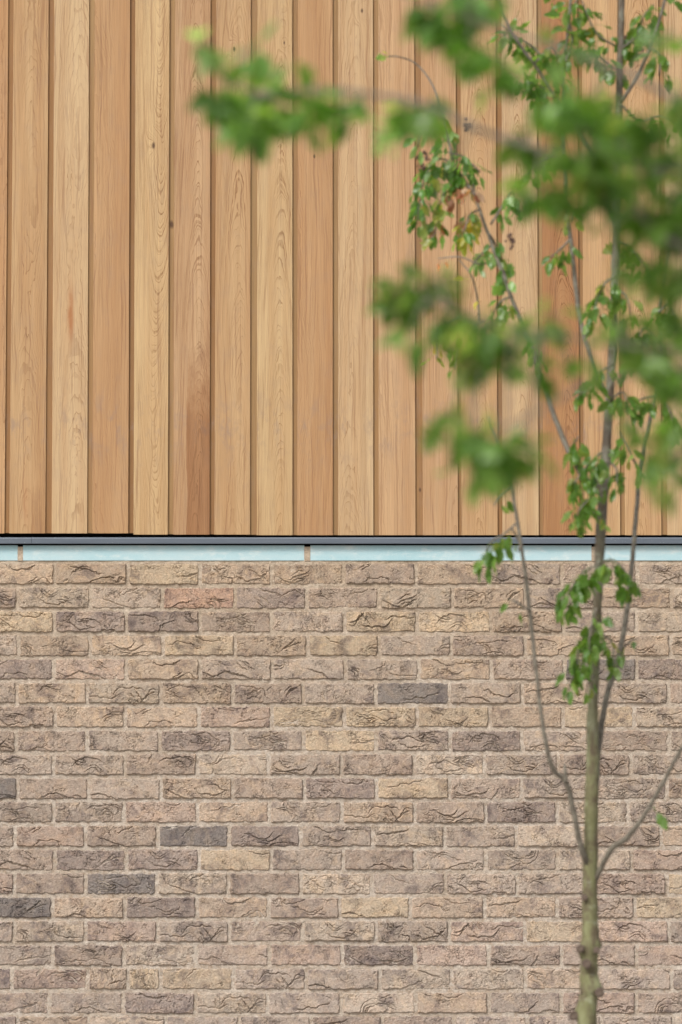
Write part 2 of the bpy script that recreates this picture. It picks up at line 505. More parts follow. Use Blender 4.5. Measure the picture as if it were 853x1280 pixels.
def brick_surface(seed, nx, nz, L=BL, H=BH, detail=True):
    """a creased hand-made brick: height field on the face, skirt to the sides; mm inside, metres out"""
    r = random.Random(seed * 13 + 1)
    Lm, Hm = L * 1000, H * 1000
    u, v = np.meshgrid(np.linspace(0, Lm, nx), np.linspace(0, Hm, nz))
    wob_x = 2.4 * fbm(u / 22 + seed * 3.1, v / 22, seed, 3)
    wob_z = 3.6 * fbm(u / 18 + seed * 1.7, v / 18 + 40, seed + 3, 3)
    h = 1.6 * fbm(u / 55, v / 40, seed + 11, 2)
    if detail:
        wx = u + 9 * fbm(u / 24, v / 20, seed + 21, 3) + 1.5 * fbm(u / 6, v / 6, seed + 23, 2)
        wz = v + 8 * fbm(u / 24 + 9, v / 20 + 5, seed + 22, 3) + 1.5 * fbm(u / 6 + 7, v / 6, seed + 24, 2)
        for fan in range(r.choice([0, 1, 1, 2, 2, 3])):
            fx0 = r.uniform(5, Lm - 5); fz0 = r.uniform(5, Hm - 8)
            fan_an = r.choice([-1, 1]) * r.uniform(4, 50)
            bend = r.uniform(-1, 1)
            step = r.uniform(4.5, 9)
            for k in range(r.randint(1, 4)):
                an = math.radians(fan_an + r.uniform(-9, 9))
                ca, sa = math.cos(an), math.sin(an)
                cx = fx0 - sa * step * k + r.uniform(-6, 6); cz = fz0 + ca * step * (k - 1.5)
                ln = r.uniform(12, 46)
                t = (wx - cx) * ca + (wz - cz) * sa
                s = -(wx - cx) * sa + (wz - cz) * ca + bend * t * t / 60
                m = 1 - sstep(ln * 0.35, ln, np.abs(t))
                lip = r.uniform(1.0, 3.0)
                up = np.where(s > 0, np.exp(-np.abs(s) / r.uniform(3, 7)), 0) * sstep(-0.3, 1.2, s)
                h = h + m * lip * up
                h = h - m * r.uniform(4.5, 9.5) * np.exp(-(s / r.uniform(0.9, 1.5)) ** 2)
        # one long tear running to an edge on some bricks
        for _ in range(r.choice([0, 1, 1, 2])):
            an = math.radians(r.uniform(-28, 28)); ca, sa = math.cos(an), math.sin(an)
            cx = r.uniform(40, Lm - 40); cz = r.uniform(4, 22) if r.random() < .7 else r.uniform(40, 58)
            t = (wx - cx) * ca + (wz - cz) * sa
            s = -(wx - cx) * sa + (wz - cz) * ca + r.uniform(-1, 1) * t * t / 110
            m = 1 - sstep(28, 62, np.abs(t))
            h = h + m * r.uniform(1.5, 3.5) * np.where(s > 0, np.exp(-np.abs(s) / 12), 0) * sstep(-.3, 1.4, s)
            h = h - m * r.uniform(5, 9) * np.exp(-(s / 1.5) ** 2)
        n1 = fbm(wx / 15 + seed, wz / 9, seed + 31, 3)
        gate = sstep(0.12, 0.42, fbm(u / 36, v / 26, seed + 33, 2) + r.uniform(-0.2, 0.4))
        h = h - gate * 4.0 * np.clip(1 - np.abs(n1) / 0.08, 0, 1)
        h = h + 0.6 * fbm(u / 7, v / 5, seed + 41, 3) * (0.5 + 1.5 * gate)
        h = h + 0.25 * vnoise(u / 2.4, v / 2.4, seed + 44)
    # rounded, nibbled outline
    rad = 4.5
    ex = np.abs(u - Lm / 2) - (Lm / 2 - rad); ez = np.abs(v - Hm / 2) - (Hm / 2 - rad)
    d = rad - (np.hypot(np.maximum(ex, 0), np.maximum(ez, 0)) + np.minimum(np.maximum(ex, ez), 0))
    nib = 1.4 + 3.6 * np.clip(fbm(u / 12, v / 12, seed + 51, 3), -.4, 1)
    edge = 1 - sstep(nib - 1.6, nib + 1.5, d)
    h = h - 8.5 * edge
    X = (u - Lm / 2 + wob_x * 0.35) / 1000; Z = (v - Hm / 2 + wob_z * 0.45) / 1000
    V = np.stack([X.ravel(), (-h / 1000).ravel(), Z.ravel()], 1)
    idx = np.arange(nx * nz).reshape(nz, nx)
    F = np.stack([idx[:-1, :-1].ravel(), idx[:-1, 1:].ravel(), idx[1:, 1:].ravel(), idx[1:, :-1].ravel()], 1)
    # sides and back
    ring = np.concatenate([idx[0, :], idx[1:, -1], idx[-1, -2::-1], idx[-2:0:-1, 0]])
    nb = len(ring)
    bk = V[ring].copy(); bk[:, 1] = 0.09
    base = len(V)
    V = np.concatenate([V, bk])
    j = np.arange(nb); j2 = (j + 1) % nb
    S = np.stack([ring[j2], ring[j], base + j, base + j2], 1)
    F = np.concatenate([F, S])
    return V, F


VARIANTS = 44
brick_meshes = []
for i in range(VARIANTS):
    V, F = brick_surface(i + 1, 150, 46)
    brick_meshes.append(mesh_np('brick', V, F, M_brick, True))
low = [brick_surface(100 + i, 18, 7, detail=False) for i in range(10)]

# courses: x of the joints measured along each course
J = {
    1: [68.6, 160, 250, 340, 430, 520.5, 612, 702.5, 797],
    2: [22, 113, 203, 294, 384, 474, 566, 657, 748, 840],
    3: [68, 158, 250, 340, 431, 521.6, 614.5, 705, 796],
    4: [23, 113, 204, 294, 385, 474, 564.5, 657, 748, 838.6],
    5: [67, 158, 250, 340.5, 432, 524, 614.5, 706, 796],
    6: [21, 109, 201, 291, 379, 470, 562.5, 653, 744, 836],
    7: [68.6, 156.5, 249, 340, 431, 521.6, 612.8, 704, 794],
    8: [20, 109, 200, 290, 380, 470.6, 563, 653, 745, 837],
    9: [67, 156.5, 247, 336, 427, 518, 606, 698, 789],
    10: [22, 111, 201.5, 291, 381, 471, 562, 652.5, 744, 834],
    11: [67, 155, 247, 337, 428, 519, 607.5, 697, 786],
    12: [19, 107, 197, 287, 375.6, 466, 556, 646, 737, 827],
    13: [68.6, 158, 249, 339.4, 429.4, 519, 607.5, 697, 790],
    14: [18, 107, 196, 285.6, 376, 465, 557, 647, 740, 834],
    15: [66, 156, 246, 336, 425, 513, 606, 697, 794],
    16: [18, 107, 197, 287, 379, 470.6, 562, 657, 747, 837],
    17: [66, 155, 245, 337, 428, 519, 611, 702.5, 796],
    18: [15, 110, 160, 200.5, 292, 383, 475, 565, 657, 748, 840],
    19: [62, 154, 244.5, 335, 426.6, 520.5, 611, 702.5, 796],
    20: [22, 111, 207, 299, 389, 478, 568, 660, 752, 842],
    21: [64, 155, 246, 336, 428, 520, 611, 702, 795],
}
# brick colours
TAN = (0.475, 0.366, 0.280); YEL = (0.51, 0.398, 0.292); GRY = (0.435, 0.348, 0.284); BRN = (0.405, 0.316, 0.255)
PUR = (0.35, 0.276, 0.235); CHA = (0.235, 0.200, 0.180); PNK = (0.455, 0.345, 0.278); ORG = (0.485, 0.330, 0.255)
LIT = (0.50, 0.402, 0.318); YEL2 = (0.545, 0.428, 0.312)
SPECIAL = {
    (1, 0): TAN, (1, 1): TAN, (1, 2): YEL, (1, 3): TAN, (1, 4): TAN, (1, 5): BRN, (1, 6): TAN,
    (2, 0): BRN, (2, 1): LIT, (2, 2): GRY, (2, 3): ORG, (2, 4): PUR, (2, 5): BRN, (2, 6): LIT, (2, 7): TAN,
    (3, 0): YEL2, (3, 1): PUR, (3, 2): PUR, (3, 3): BRN, (3, 4): GRY, (3, 5): YEL, (3, 6): YEL, (3, 7): TAN,
    (4, 0): GRY, (4, 1): TAN, (4, 2): TAN, (4, 3): YEL, (4, 4): TAN, (4, 5): YEL2, (4, 6): GRY, (4, 7): BRN, (4, 8): TAN,
    (5, 0): PUR, (5, 1): PNK, (5, 2): TAN, (5, 3): GRY, (5, 5): GRY, (5, 7): BRN, (5, 8): CHA, (5, 9): PUR,
    (6, 2): LIT, (6, 3): TAN, (6, 4): BRN, (6, 5): GRY, (6, 6): CHA, (6, 7): GRY,
    (7, 0): BRN, (7, 1): TAN, (7, 2): TAN, (7, 3): PNK, (7, 4): YEL2, (7, 5): YEL2, (7, 6): YEL, (7, 7): TAN, (7, 8): YEL,
    (8, 1): BRN, (8, 2): GRY, (8, 3): PUR, (8, 4): GRY, (8, 5): YEL2, (8, 6): GRY, (8, 7): PUR,
    (9, 1): GRY, (9, 2): BRN, (9, 3): LIT, (9, 4): GRY, (9, 5): BRN, (9, 6): LIT, (9, 7): GRY,
    (10, 0): CHA, (10, 1): BRN, (10, 3): TAN, (10, 5): PUR, (10, 6): YEL, (10, 7): BRN,
    (11, 1): GRY, (11, 2): PNK, (11, 3): TAN, (11, 6): BRN, (11, 7): PUR,
    (12, 1): PNK, (12, 2): BRN, (12, 3): CHA, (12, 4): PUR, (12, 5): GRY,
    (13, 0): BRN, (13, 1): PUR, (13, 2): PUR, (13, 3): YEL, (13, 4): GRY, (13, 5): BRN,
    (14, 1): BRN, (14, 2): CHA, (14, 3): LIT, (14, 10): YEL2,
    (15, 0): CHA, (15, 1): TAN, (15, 2): PUR, (15, 3): TAN, (15, 5): YEL2, (15, 6): TAN, (15, 9): YEL2,
    (16, 2): PNK, (16, 4): BRN, (16, 5): LIT, (16, 6): GRY, (16, 8): YEL,
    (17, 1): BRN, (17, 3): BRN, (17, 4): PNK, (17, 5): PUR,
    (18, 0): PUR, (18, 1): PNK, (18, 2): TAN, (18, 3): YEL2, (18, 4): YEL, (18, 6): GRY,
    (19, 1): GRY, (19, 2): PUR, (19, 3): LIT, (19, 6): TAN,
}
POOL_TOP = [TAN, TAN, GRY, BRN, YEL, LIT, GRY]
POOL_LOW = [GRY, BRN, GRY, TAN, PNK, LIT, GRY, LIT, GRY, BRN]


def course_y(k):
    return 704.6 + 29.80 * (k - 1), 704.6 + 29.80 * (k - 1) + 25.8


PITCH = at(91, 900).x - at(0.4, 900).x
placed = 0
stuff_V, stuff_F, nbase = [], [], 0
last_z = None
zt21 = None
courses = []
for k in range(1, 22):
    yt, yb = course_y(k)
    zt, zb = at(426, yt).z, at(426, yb).z
    xs = [at(x, (yt + yb) / 2).x for x in J[k]]
    courses.append((k, zb, zt, xs))
dz = (courses[0][1] - courses[20][1]) / 20
kk = 22
while True:
    zb = courses[20][1] - dz * (kk - 21)
    if zb < -0.05: break
    xs0 = courses[19 if kk % 2 == 0 else 20][3]
    courses.append((kk, zb, zb + BH, list(xs0)))
    kk += 1
GAP = 0.0095
for k, zb, zt, xs in courses:
    own = dict((round(x, 5), True) for x in xs)
    n0 = len(xs)
    left = xs[0]
    while left > XMIN: left -= PITCH + rng.uniform(-.002, .002); xs.insert(0, left)
    nl = len(xs) - n0
    right = xs[-1]
    while right < XMAX: right += PITCH + rng.uniform(-.002, .002); xs.append(right)
    for i in range(len(xs) - 1):
        x0, x1 = xs[i], xs[i + 1]
        L = x1 - x0 - GAP
        cx, cz = (x0 + x1) / 2, (zb + zt) / 2
        idx = i - nl + 1           # 0 = brick cut by the left edge of the picture
        hh = zt - zb
        shown = k <= 21 and -1 <= idx <= n0 + 1
        if shown:
            me = brick_meshes[rng.randrange(VARIANTS)]
            o = bpy.data.objects.new('brick', me)
            C.objects.link(o); o.parent = wall
            jz = rng.uniform(-.0009, .0009)
            o.location = Vector((cx, rng.uniform(-.0028, .0014), cz + jz)) - wall.location
            flip = rng.random() < 0.5
            o.rotation_euler = (rng.uniform(-.02, .02), (math.pi if flip else 0) + rng.uniform(-.009, .009), rng.uniform(-.007, .007))
            o.scale = (L / BL, 1.0, (hh + rng.uniform(-.0015, .0015)) / BH)
            col = SPECIAL.get((k, idx))
            if col is None:
                col = rng.choice(POOL_TOP if k < 9 else POOL_LOW)
            j = rng.uniform(0.86, 1.06)
            warm = (k - 8) / 13.0
            j *= 0.945
            o.color = (col[0] * j, col[1] * j * (1.01 + 0.02 * warm), col[2] * j * (1 + 0.07 * warm), 1)
            placed += 1
        else:
            V, F = low[rng.randrange(len(low))]
            V = V.copy(); V[:, 0] *= L / BL; V[:, 2] *= hh / BH
            V += np.array([cx, rng.uniform(-.0016, .0014), cz])
            stuff_V.append(V); stuff_F.append(F + nbase); nbase += len(V)
bs = link('brick', mesh_np('brick_margin', np.concatenate(stuff_V), np.concatenate(stuff_F), M_brick_far, True), wall)
tag(bs, kind='stuff')
print('bricks placed', placed)

# mortar: a worked surface just behind the brick faces
zt_wall = at(426, 700.6).z
nx, nz = 620, 400
gx, gz = np.meshgrid(np.linspace(-1.25, 1.25, nx), np.linspace(at(0, 1300).z, zt_wall, nz))
gh = 0.0036 + 0.0022 * fbm(gx * 60, gz * 90, 5, 3) + 0.0010 * fbm(gx * 9, gz * 9, 9, 2) + 0.0006 * vnoise(gx * 230, gz * 230, 3)
V = np.stack([gx.ravel(), gh.ravel(), gz.ravel()], 1)
idx = np.arange(nx * nz).reshape(nz, nx)
F = np.stack([idx[:-1, :-1].ravel(), idx[:-1, 1:].ravel(), idx[1:, 1:].ravel(), idx[1:, :-1].ravel()], 1)
link('mortar_bed', mesh_np('mortar_bed', V, F, M_mortar, True), wall)
link('wall_core', box_mesh('wall_core', XMIN + .02, XMAX - .02, 0.0078, 0.102, -0.2, zt_wall - 0.001, M_mortar), wall)

# pale blue strips along the head of the wall, mortar between their ends
zb_b, zt_b = at(426, 700.8).z, at(426, 681.5).z
joints = [(22.2, 28.6), (380.6, 388.0)]
ends = [XMIN] + sum([[at(a, 690).x, at(b, 690).x] for a, b in joints], [])
P2 = ends[3] - ends[1]
x = ends[-1]
allx = []
lst = [(ends[0] + 0.2, ends[1]), (ends[2], ends[3]), (ends[4], ends[4] + P2 - .016)]
nx0 = ends[4] + P2
while nx0 < XMAX:
    lst.append((nx0, min(nx0 + P2 - .016, XMAX))); nx0 += P2
for a, b in lst:
    s = link('coping_strip', box_mesh('coping_strip', a, b, 0.0005, 0.10, zb_b, zt_b, M_blue, 0.0012, 2), wall)
    s['label'] = 'pale blue film-covered strip along the top of the brickwork'
for i in range(len(lst) - 1):
    a, b = lst[i][1], lst[i + 1][0]
    link('mortar_plug', box_mesh('mortar_plug', a - .0005, b + .0005, -0.0002, 0.09, zb_b - .001, zt_b - .0045, M_mortar, 0.001, 2), wall)

# ------------------------------------------------------------------ grey flashing
fl = empty('metal_flashing', (0, -0.01, zt_b))
tag(fl, 'thin dark grey metal flashing strip between the timber boards and brick wall', 'flashing')
z1 = at(426, 671.9, -0.018).z; z0 = at(426, 679.7, -0.018).z
prof = [(0.055, z1 + 0.0045), (-0.0120, z1 + 0.0012), (-0.0168, z1 - 0.0006), (-0.0185, z1 - 0.0036), (-0.0178, z0 + .001), (-0.0168, z0), (-0.008, z0 + 0.0015),
        (-0.008, z0 + 0.0035), (-0.0150, z0 + 0.004), (-0.0155, z1 - 0.005), (-0.0115, z1 - 0.0022), (0.055, z1 + 0.0015)]
fx = [XMIN + .05, at(39.8, 675).x - 2.0, at(39.8, 675).x, at(39.8, 675).x + 2.5, XMAX - .05]
for i in range(len(fx) - 1):
    a, b = fx[i] + (0.0006 if i else 0), fx[i + 1] - 0.0006
    V = [(a, y, z) for y, z in prof] + [(b, y, z) for y, z in prof]
    n = len(prof)
    me = bpy.data.meshes.new('flashing_section')
    faces = [(j, (j + 1) % n, (j + 1) % n + n, j + n) for j in range(n)] + [tuple(range(n - 1, -1, -1)), tuple(range(n, 2 * n))]
    me.from_pydata(V, [], faces); me.materials.append(M_flash); me.update()
    link('flashing_section', me, fl)

# ------------------------------------------------------------------ timber cladding
ZT = 6.0
clad = empty('timber_cladding', (0, 0.02, zt_b))
tag(clad, 'vertical cedar board cladding with narrow recessed strips above the brick wall', 'cladding')
rec_top = [(10.8, 18), (61.4, 67.6), (111, 118.6), (162.5, 169), (212, 218.7), (263, 271), (313.7, 321.7), (364.8, 373), (415.8, 423), (466.4, 473.4),
           (517.4, 524.6), (568, 576), (619.5, 628), (671, 677.6), (722.2, 728.6), (772.5, 779), (823.5, 830)]
rec_bot = [(5.7, 11.6), (56.7, 64.5), (109, 115.3), (160.4, 167), (210, 216.7), (262.2, 268), (312.7, 321), (366, 371.7), (416.3, 422.8), (467, 473.6),
           (519.8, 528.8), (573, 577.3), (622.5, 628.4), (673.8, 679.4), (725, 730), (775.7, 781.6), (827.3, 834.6)]
YB = -0.010
recs = []
for (a, b), (c, d) in zip(rec_top, rec_bot):
    xa = (at(a, 0, YB).x, at(c, 660, YB).x); xb = (at(b, 0, YB).x, at(d, 660, YB).x)
    recs.append((xa, xb))
BP = (recs[-1][0][0] - recs[0][0][0]) / 16
n_left = 0
while recs[0][0][0] > XMIN + .2:
    a, b = recs[0]; recs.insert(0, ((a[1] - BP, a[1] - BP), (b[1] - BP, b[1] - BP))); n_left += 1
while recs[-1][0][0] < XMAX - .3:
    a, b = recs[-1]; recs.append(((a[1] + BP, a[1] + BP), (b[1] + BP, b[1] + BP)))
zr = (at(0, 0).z, at(0, 660).z)

W_STRAW = (0.515, 0.355, 0.186); W_TAN = (0.478, 0.308, 0.158); W_ORG = (0.446, 0.268, 0.133); W_PNK = (0.466, 0.296, 0.160); W_PALE = (0.512, 0.358, 0.202); W_BRN = (0.420, 0.238, 0.110)
# colour, heart x, curvature, rise, ring strength, drift
BOARDS = [
    (W_ORG, 0.10, 900, 1, .45, .3), (W_TAN, 0.0, 5200, 8, .55, .7), (W_PALE, .012, 3600, 7, .6, .6), (W_ORG, -.09, 1300, 3, .38, .4),
    (W_STRAW, .012, 12500, 46, 1.3, .8), (W_PNK, .014, 10500, 30, .72, .9), (W_TAN, 0.01, 7600, 24, .6, .8), (W_STRAW, .018, 9000, 26, .78, .5),
    (W_ORG, -.12, 1500, 3, .42, .5), (W_PALE, -.01, 5200, 16, .5, .8), (W_PNK, -.08, 2300, 4, .4, .4), (W_PNK, 0.06, 3600, 8, .45, .6),
    (W_TAN, .0, 7600, 30, .6, .7), (W_PALE, .006, 9500, 22, 1.0, .9), (W_BRN, .01, 8200, 28, .75, .8), (W_TAN, .09, 2400, 6, .5, .5),
    (W_TAN, -.005, 9600, 34, .95, .7), (W_PALE, .02, 6500, 20, .55, .7)]
wr = random.Random(11)


def zcut(px):
    return at(px, 666.8 if px < 165 else (668.4 if px < 300 else 669.1), YB).z


def wedge(name, xl, xr, y0, y1, zb, zt, bev):
    """long board, edges given at two heights (bottom, top), all relative to origin"""
    me = box_mesh(name, -.5, .5, y0, y1, 0, 1, M_wood)
    return me


def board_mesh(name, x00, x01, x10, x11, y0, y1, zb, zt, bev):
    import bmesh
    bm = bmesh.new()
    vs = [bm.verts.new(p) for p in [(x00, y0, zb), (x01, y0, zb), (x01, y1, zb), (x00, y1, zb), (x10, y0, zt), (x11, y0, zt), (x11, y1, zt), (x10, y1, zt)]]
    for f in [(0, 1, 5, 4), (1, 2, 6, 5), (2, 3, 7, 6), (3, 0, 4, 7), (4, 5, 6, 7), (3, 2, 1, 0)]:
        bm.faces.new([vs[i] for i in f])
    bmesh.ops.bevel(bm, geom=list(bm.edges), offset=bev, segments=2, affect='EDGES', profile=0.5)
    bmesh.ops.recalc_face_normals(bm, faces=bm.faces)
    me = bpy.data.meshes.new(name); bm.to_mesh(me); bm.free(); me.materials.append(M_wood)
    return me


def ext(a, z):
    # straight line through the two measured heights, faded so that boards stay near vertical
    t = (z - zr[1]) / (zr[0] - zr[1])
    return a[1] + (a[0] - a[1]) * min(max(t, 0), 1.0)


for i in range(len(recs) - 1):
    xa, xb = recs[i][1], recs[i + 1][0]        # board between recess i and i+1
    bi = i - n_left + 1
    mid = (xa[1] + xb[1]) / 2
    pxm = 426.5 + mid * 400
    zb = zcut(pxm)
    if 0 <= bi < 18: spec = BOARDS[bi]
    else: spec = wr.choice(BOARDS)
    col, gx_, ga, gb, rs, dr = spec; rs = min(rs * 1.6, 1.2); ga *= .48; gb *= .85
    me = board_mesh('board', ext(xa, zb) - mid, ext(xb, zb) - mid, ext(xa, ZT) - mid, ext(xb, ZT) - mid, 0, 0.0054, 0, ZT - zb, 0.0007)
    o = link('board', me, clad, (mid, YB - .0005 + wr.uniform(-.0008, .0008), zb))
    jj = wr.uniform(.96, 1.04)
    o.color = (col[0] * jj, col[1] * jj, col[2] * jj, 1)
    o['grain'] = [float(gx_), float(ga), float(gb * wr.choice([-1, 1]) if not 0 <= bi < 18 else (-gb if bi == 4 else gb))]
    o['look'] = [float(rs), float(dr), wr.uniform(0, 90)]
    o['stain'] = [0.0, 0.0, 0.0]
    o['knot'] = [0.0, 0.0, 0.0]; o['streak'] = [0.0, 0.0, 0.0]
    if bi == 2: o['streak'] = [0.0, (669 - 392) / 400.0, 1.4]
    if bi == 1: o['streak'] = [-0.006, 0.10, 0.6]
    if bi == 12: o['streak'] = [0.01, 0.5, 0.5]
    if bi == 7: o['knot'] = [0.028, (669 - 45) / 400.0, 0.005]
    if bi == 6: o['knot'] = [0.004, (669 - 54) / 400.0, 0.008]
    if bi == 4: o['knot'] = [0.004, (669 - 177) / 400.0, 0.0095]
    if bi == 5: o['stain'] = [-0.016, 0.60, 0.95]
    if bi == 9: o['knot'] = [0.020, (669 - 4) / 400.0, 0.007]
    if bi == 8: o['knot'] = [-0.003, (669 - 190) / 400.0, 0.006]
    if bi == 1: o['stain'] = [0.012, 0.22, 0.5]
    if bi == 14: o['stain'] = [-0.10, 3.0, 0.5]
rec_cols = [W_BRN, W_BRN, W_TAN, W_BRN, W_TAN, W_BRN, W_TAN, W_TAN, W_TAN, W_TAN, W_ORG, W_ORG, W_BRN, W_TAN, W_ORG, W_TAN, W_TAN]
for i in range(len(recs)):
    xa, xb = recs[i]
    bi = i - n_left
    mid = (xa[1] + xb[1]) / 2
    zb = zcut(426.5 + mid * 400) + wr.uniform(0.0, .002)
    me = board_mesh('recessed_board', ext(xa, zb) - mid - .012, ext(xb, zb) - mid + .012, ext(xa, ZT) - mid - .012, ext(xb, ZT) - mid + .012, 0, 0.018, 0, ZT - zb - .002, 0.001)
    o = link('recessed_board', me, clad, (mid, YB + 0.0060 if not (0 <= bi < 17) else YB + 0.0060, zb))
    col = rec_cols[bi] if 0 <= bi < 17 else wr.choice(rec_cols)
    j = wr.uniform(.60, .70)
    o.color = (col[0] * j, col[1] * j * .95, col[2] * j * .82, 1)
    o['grain'] = [0.15, 900.0, 2.0]; o['look'] = [0.3, 0.4, wr.uniform(0, 90)]
    o['stain'] = [0.0, 0.0, 0.0]; o['knot'] = [0.0, 0.0, 0.0]; o['streak'] = [0.0, 0.0, 0.0]
    if bi == 4: o['knot'] = [0.000, (669 - 278) / 400.0, 0.011]
    if bi == 10: o['knot'] = [0.003, (669 - 612) / 400.0, 0.007]
link('gap_backing', box_mesh('gap_backing', XMIN + .02, XMAX - .02, 0.062, 0.10, zt_b + .0005, ZT, M_black), clad)  # sheet added behind the boards so the gaps show painted-in shade
link('top_trim', box_mesh('top_trim', XMIN, XMAX, -0.03, 0.14, ZT + .002, ZT + .06, M_flash, .002), clad)

# ------------------------------------------------------------------ trees


def catmull(pts, n=6):
    P = [pts[0] * 2 - pts[1]] + list(pts) + [pts[-1] * 2 - pts[-2]] if isinstance(pts[0], Vector) else None
    out = []
    for i in range(1, len(P) - 2):
        for k in range(n):
            t = k / n
            a, b, c, d = P[i - 1], P[i], P[i + 1], P[i + 2]
            out.append(0.5 * ((2 * b) + (c - a) * t + (2 * a - 5 * b + 4 * c - d) * t * t + (3 * b - a - 3 * c + d) * t ** 3))
    out.append(P[-2].copy())
    return out


def tube_arrays(pts, radii, sides=8, bumps=()):
    """pts: Vectors, radii: list; returns V,F(quads)"""
    V, F = [], []
    t0 = (pts[1] - pts[0]).normalized()
    nrm = t0.orthogonal().normalized()
    for i, p in enumerate(pts):
        t = (pts[min(i + 1, len(pts) - 1)] - pts[max(i - 1, 0)]).normalized()
        nrm = (nrm - t * nrm.dot(t)).normalized()
        bn = t.cross(nrm)
        for s in range(sides):
            a = 2 * math.pi * s / sides
            dirv = nrm * math.cos(a) + bn * math.sin(a)
            r = radii[i]
            q = p + dirv * r
            for bc, br, bh in bumps:
                dd = (q - bc).length
                if dd < br * 2.5: r += bh * math.exp(-(dd / br) ** 2)
            V.append(p + dirv * r)
    for i in range(len(pts) - 1):
        for s in range(sides):
            s2 = (s + 1) % sides
            F.append((i * sides + s, i * sides + s2, (i + 1) * sides + s2, (i + 1) * sides + s))
    e = (len(pts) - 1) * sides
    V.append(pts[-1]); V.append(pts[0])
    ti, bi = len(V) - 2, len(V) - 1
    for s in range(0, sides, 2):
        F.append((e + s, e + (s + 1) % sides, e + (s + 2) % sides, ti))
        F.append(((s + 2) % sides, (s + 1) % sides, s, bi))
    return [tuple(v) for v in V], F


def tube(name, ctrl, parent, mat, sides=8, n=6, bumps=(), jitter=0.0, rr=None):
    """ctrl: list of (Vector, radius)"""
    pts = catmull([c[0] for c in ctrl], n)
    rads = []
    m = len(ctrl)
    for i in range(len(pts)):
        t = i / n; k = min(int(t), m - 2); f = t - k
        rads.append(ctrl[k][1] * (1 - f) + ctrl[k + 1][1] * f)
    if jitter and rr:
        pts = [p + Vector((rr.uniform(-1, 1), rr.uniform(-1, 1), rr.uniform(-.5, .5))) * jitter for p in pts]
        rads = [r * rr.uniform(.93, 1.08) for r in rads]
    V, F = tube_arrays(pts, rads, sides, bumps)
    return link(name, mesh_np(name, V, F, mat, True), parent)


OUT = [(0.0, .0), (.06, .07), (.14, .16), (.22, .33), (.31, .44), (.345, .27), (.42, .25), (.50, .36), (.60, .40), (.615, .24), (.69, .19), (.78, .24), (.83, .15), (.91, .10), (1.0, .0)]
OUT2 = [(0.0, .0), (.07, .09), (.18, .21), (.27, .25), (.33, .22), (.42, .30), (.50, .31), (.56, .25), (.64, .26), (.72, .24), (.78, .16), (.86, .15), (.93, .06), (1.0, .0)]


def leaf_arrays(outline, size, width, curl, fold, twist, stalk=0.45):
    V, F = [], []
    n = len(outline)

    def shape(x, w):
        z = -curl * x * x + fold * abs(w) + 0.05 * math.sin(x * 9 + w * 6)
        y = w * width
        a = twist * x
        return Vector((x, y * math.cos(a) - z * math.sin(a), y * math.sin(a) + z * math.cos(a))) * size
    for x, w in outline: V.append(shape(x, 0))
    for sgn in (1, -1):
        b = len(V)
        for x, w in outline: V.append(shape(x + 0.02 * abs(w), w * sgn))
        for i in range(n - 1):
            q = (i, i + 1, b + i + 1, b + i)
            F.append(q if sgn == 1 else q[::-1])
    # stalk
    b = len(V)
    for x, r in ((-stalk, .018), (0.03, .014)):
        zz = 0.12 * (x * x)
        for k in range(3):
            a = k * 2.094
            V.append(Vector((x, r * math.cos(a), zz + r * math.sin(a) - .004)) * size)
    for k in range(3):
        F.append((b + k, b + (k + 1) % 3, b + 3 + (k + 1) % 3, b + 3 + k))
    return np.array([tuple(v) for v in V]), np.array(F)


lr = random.Random(21)
LEAFARR, LEAFME = [], []
for i in range(8):
    o_ = OUT if i < 5 else OUT2
    V, F = leaf_arrays(o_, 1.0, lr.uniform(.95, 1.2) if i < 5 else lr.uniform(.62, .85), lr.uniform(.05, .35), lr.uniform(.1, .45), lr.uniform(-.5, .5))
    LEAFARR.append((V, F)); LEAFME.append(mesh_np('leaf', V, F, M_leaf, False))

GREENS = [(0.085, 0.195, 0.034), (0.11, 0.235, 0.044), (0.065, 0.16, 0.028), (0.135, 0.26, 0.06), (0.10, 0.215, 0.052)]
PALE = [(0.19, 0.32, 0.11), (0.15, 0.28, 0.08), (0.12, 0.24, 0.06), (0.24, 0.36, 0.17)]
YELLOW = [(0.35, 0.33, 0.05), (0.24, 0.27, 0.05), (0.17, 0.24, 0.04)]
ORANGE = [(0.45, 0.22, 0.10), (0.38, 0.15, 0.07), (0.30, 0.20, 0.06)]
BROWN = [(0.24, 0.12, 0.07), (0.19, 0.085, 0.055), (0.33, 0.19, 0.12)]


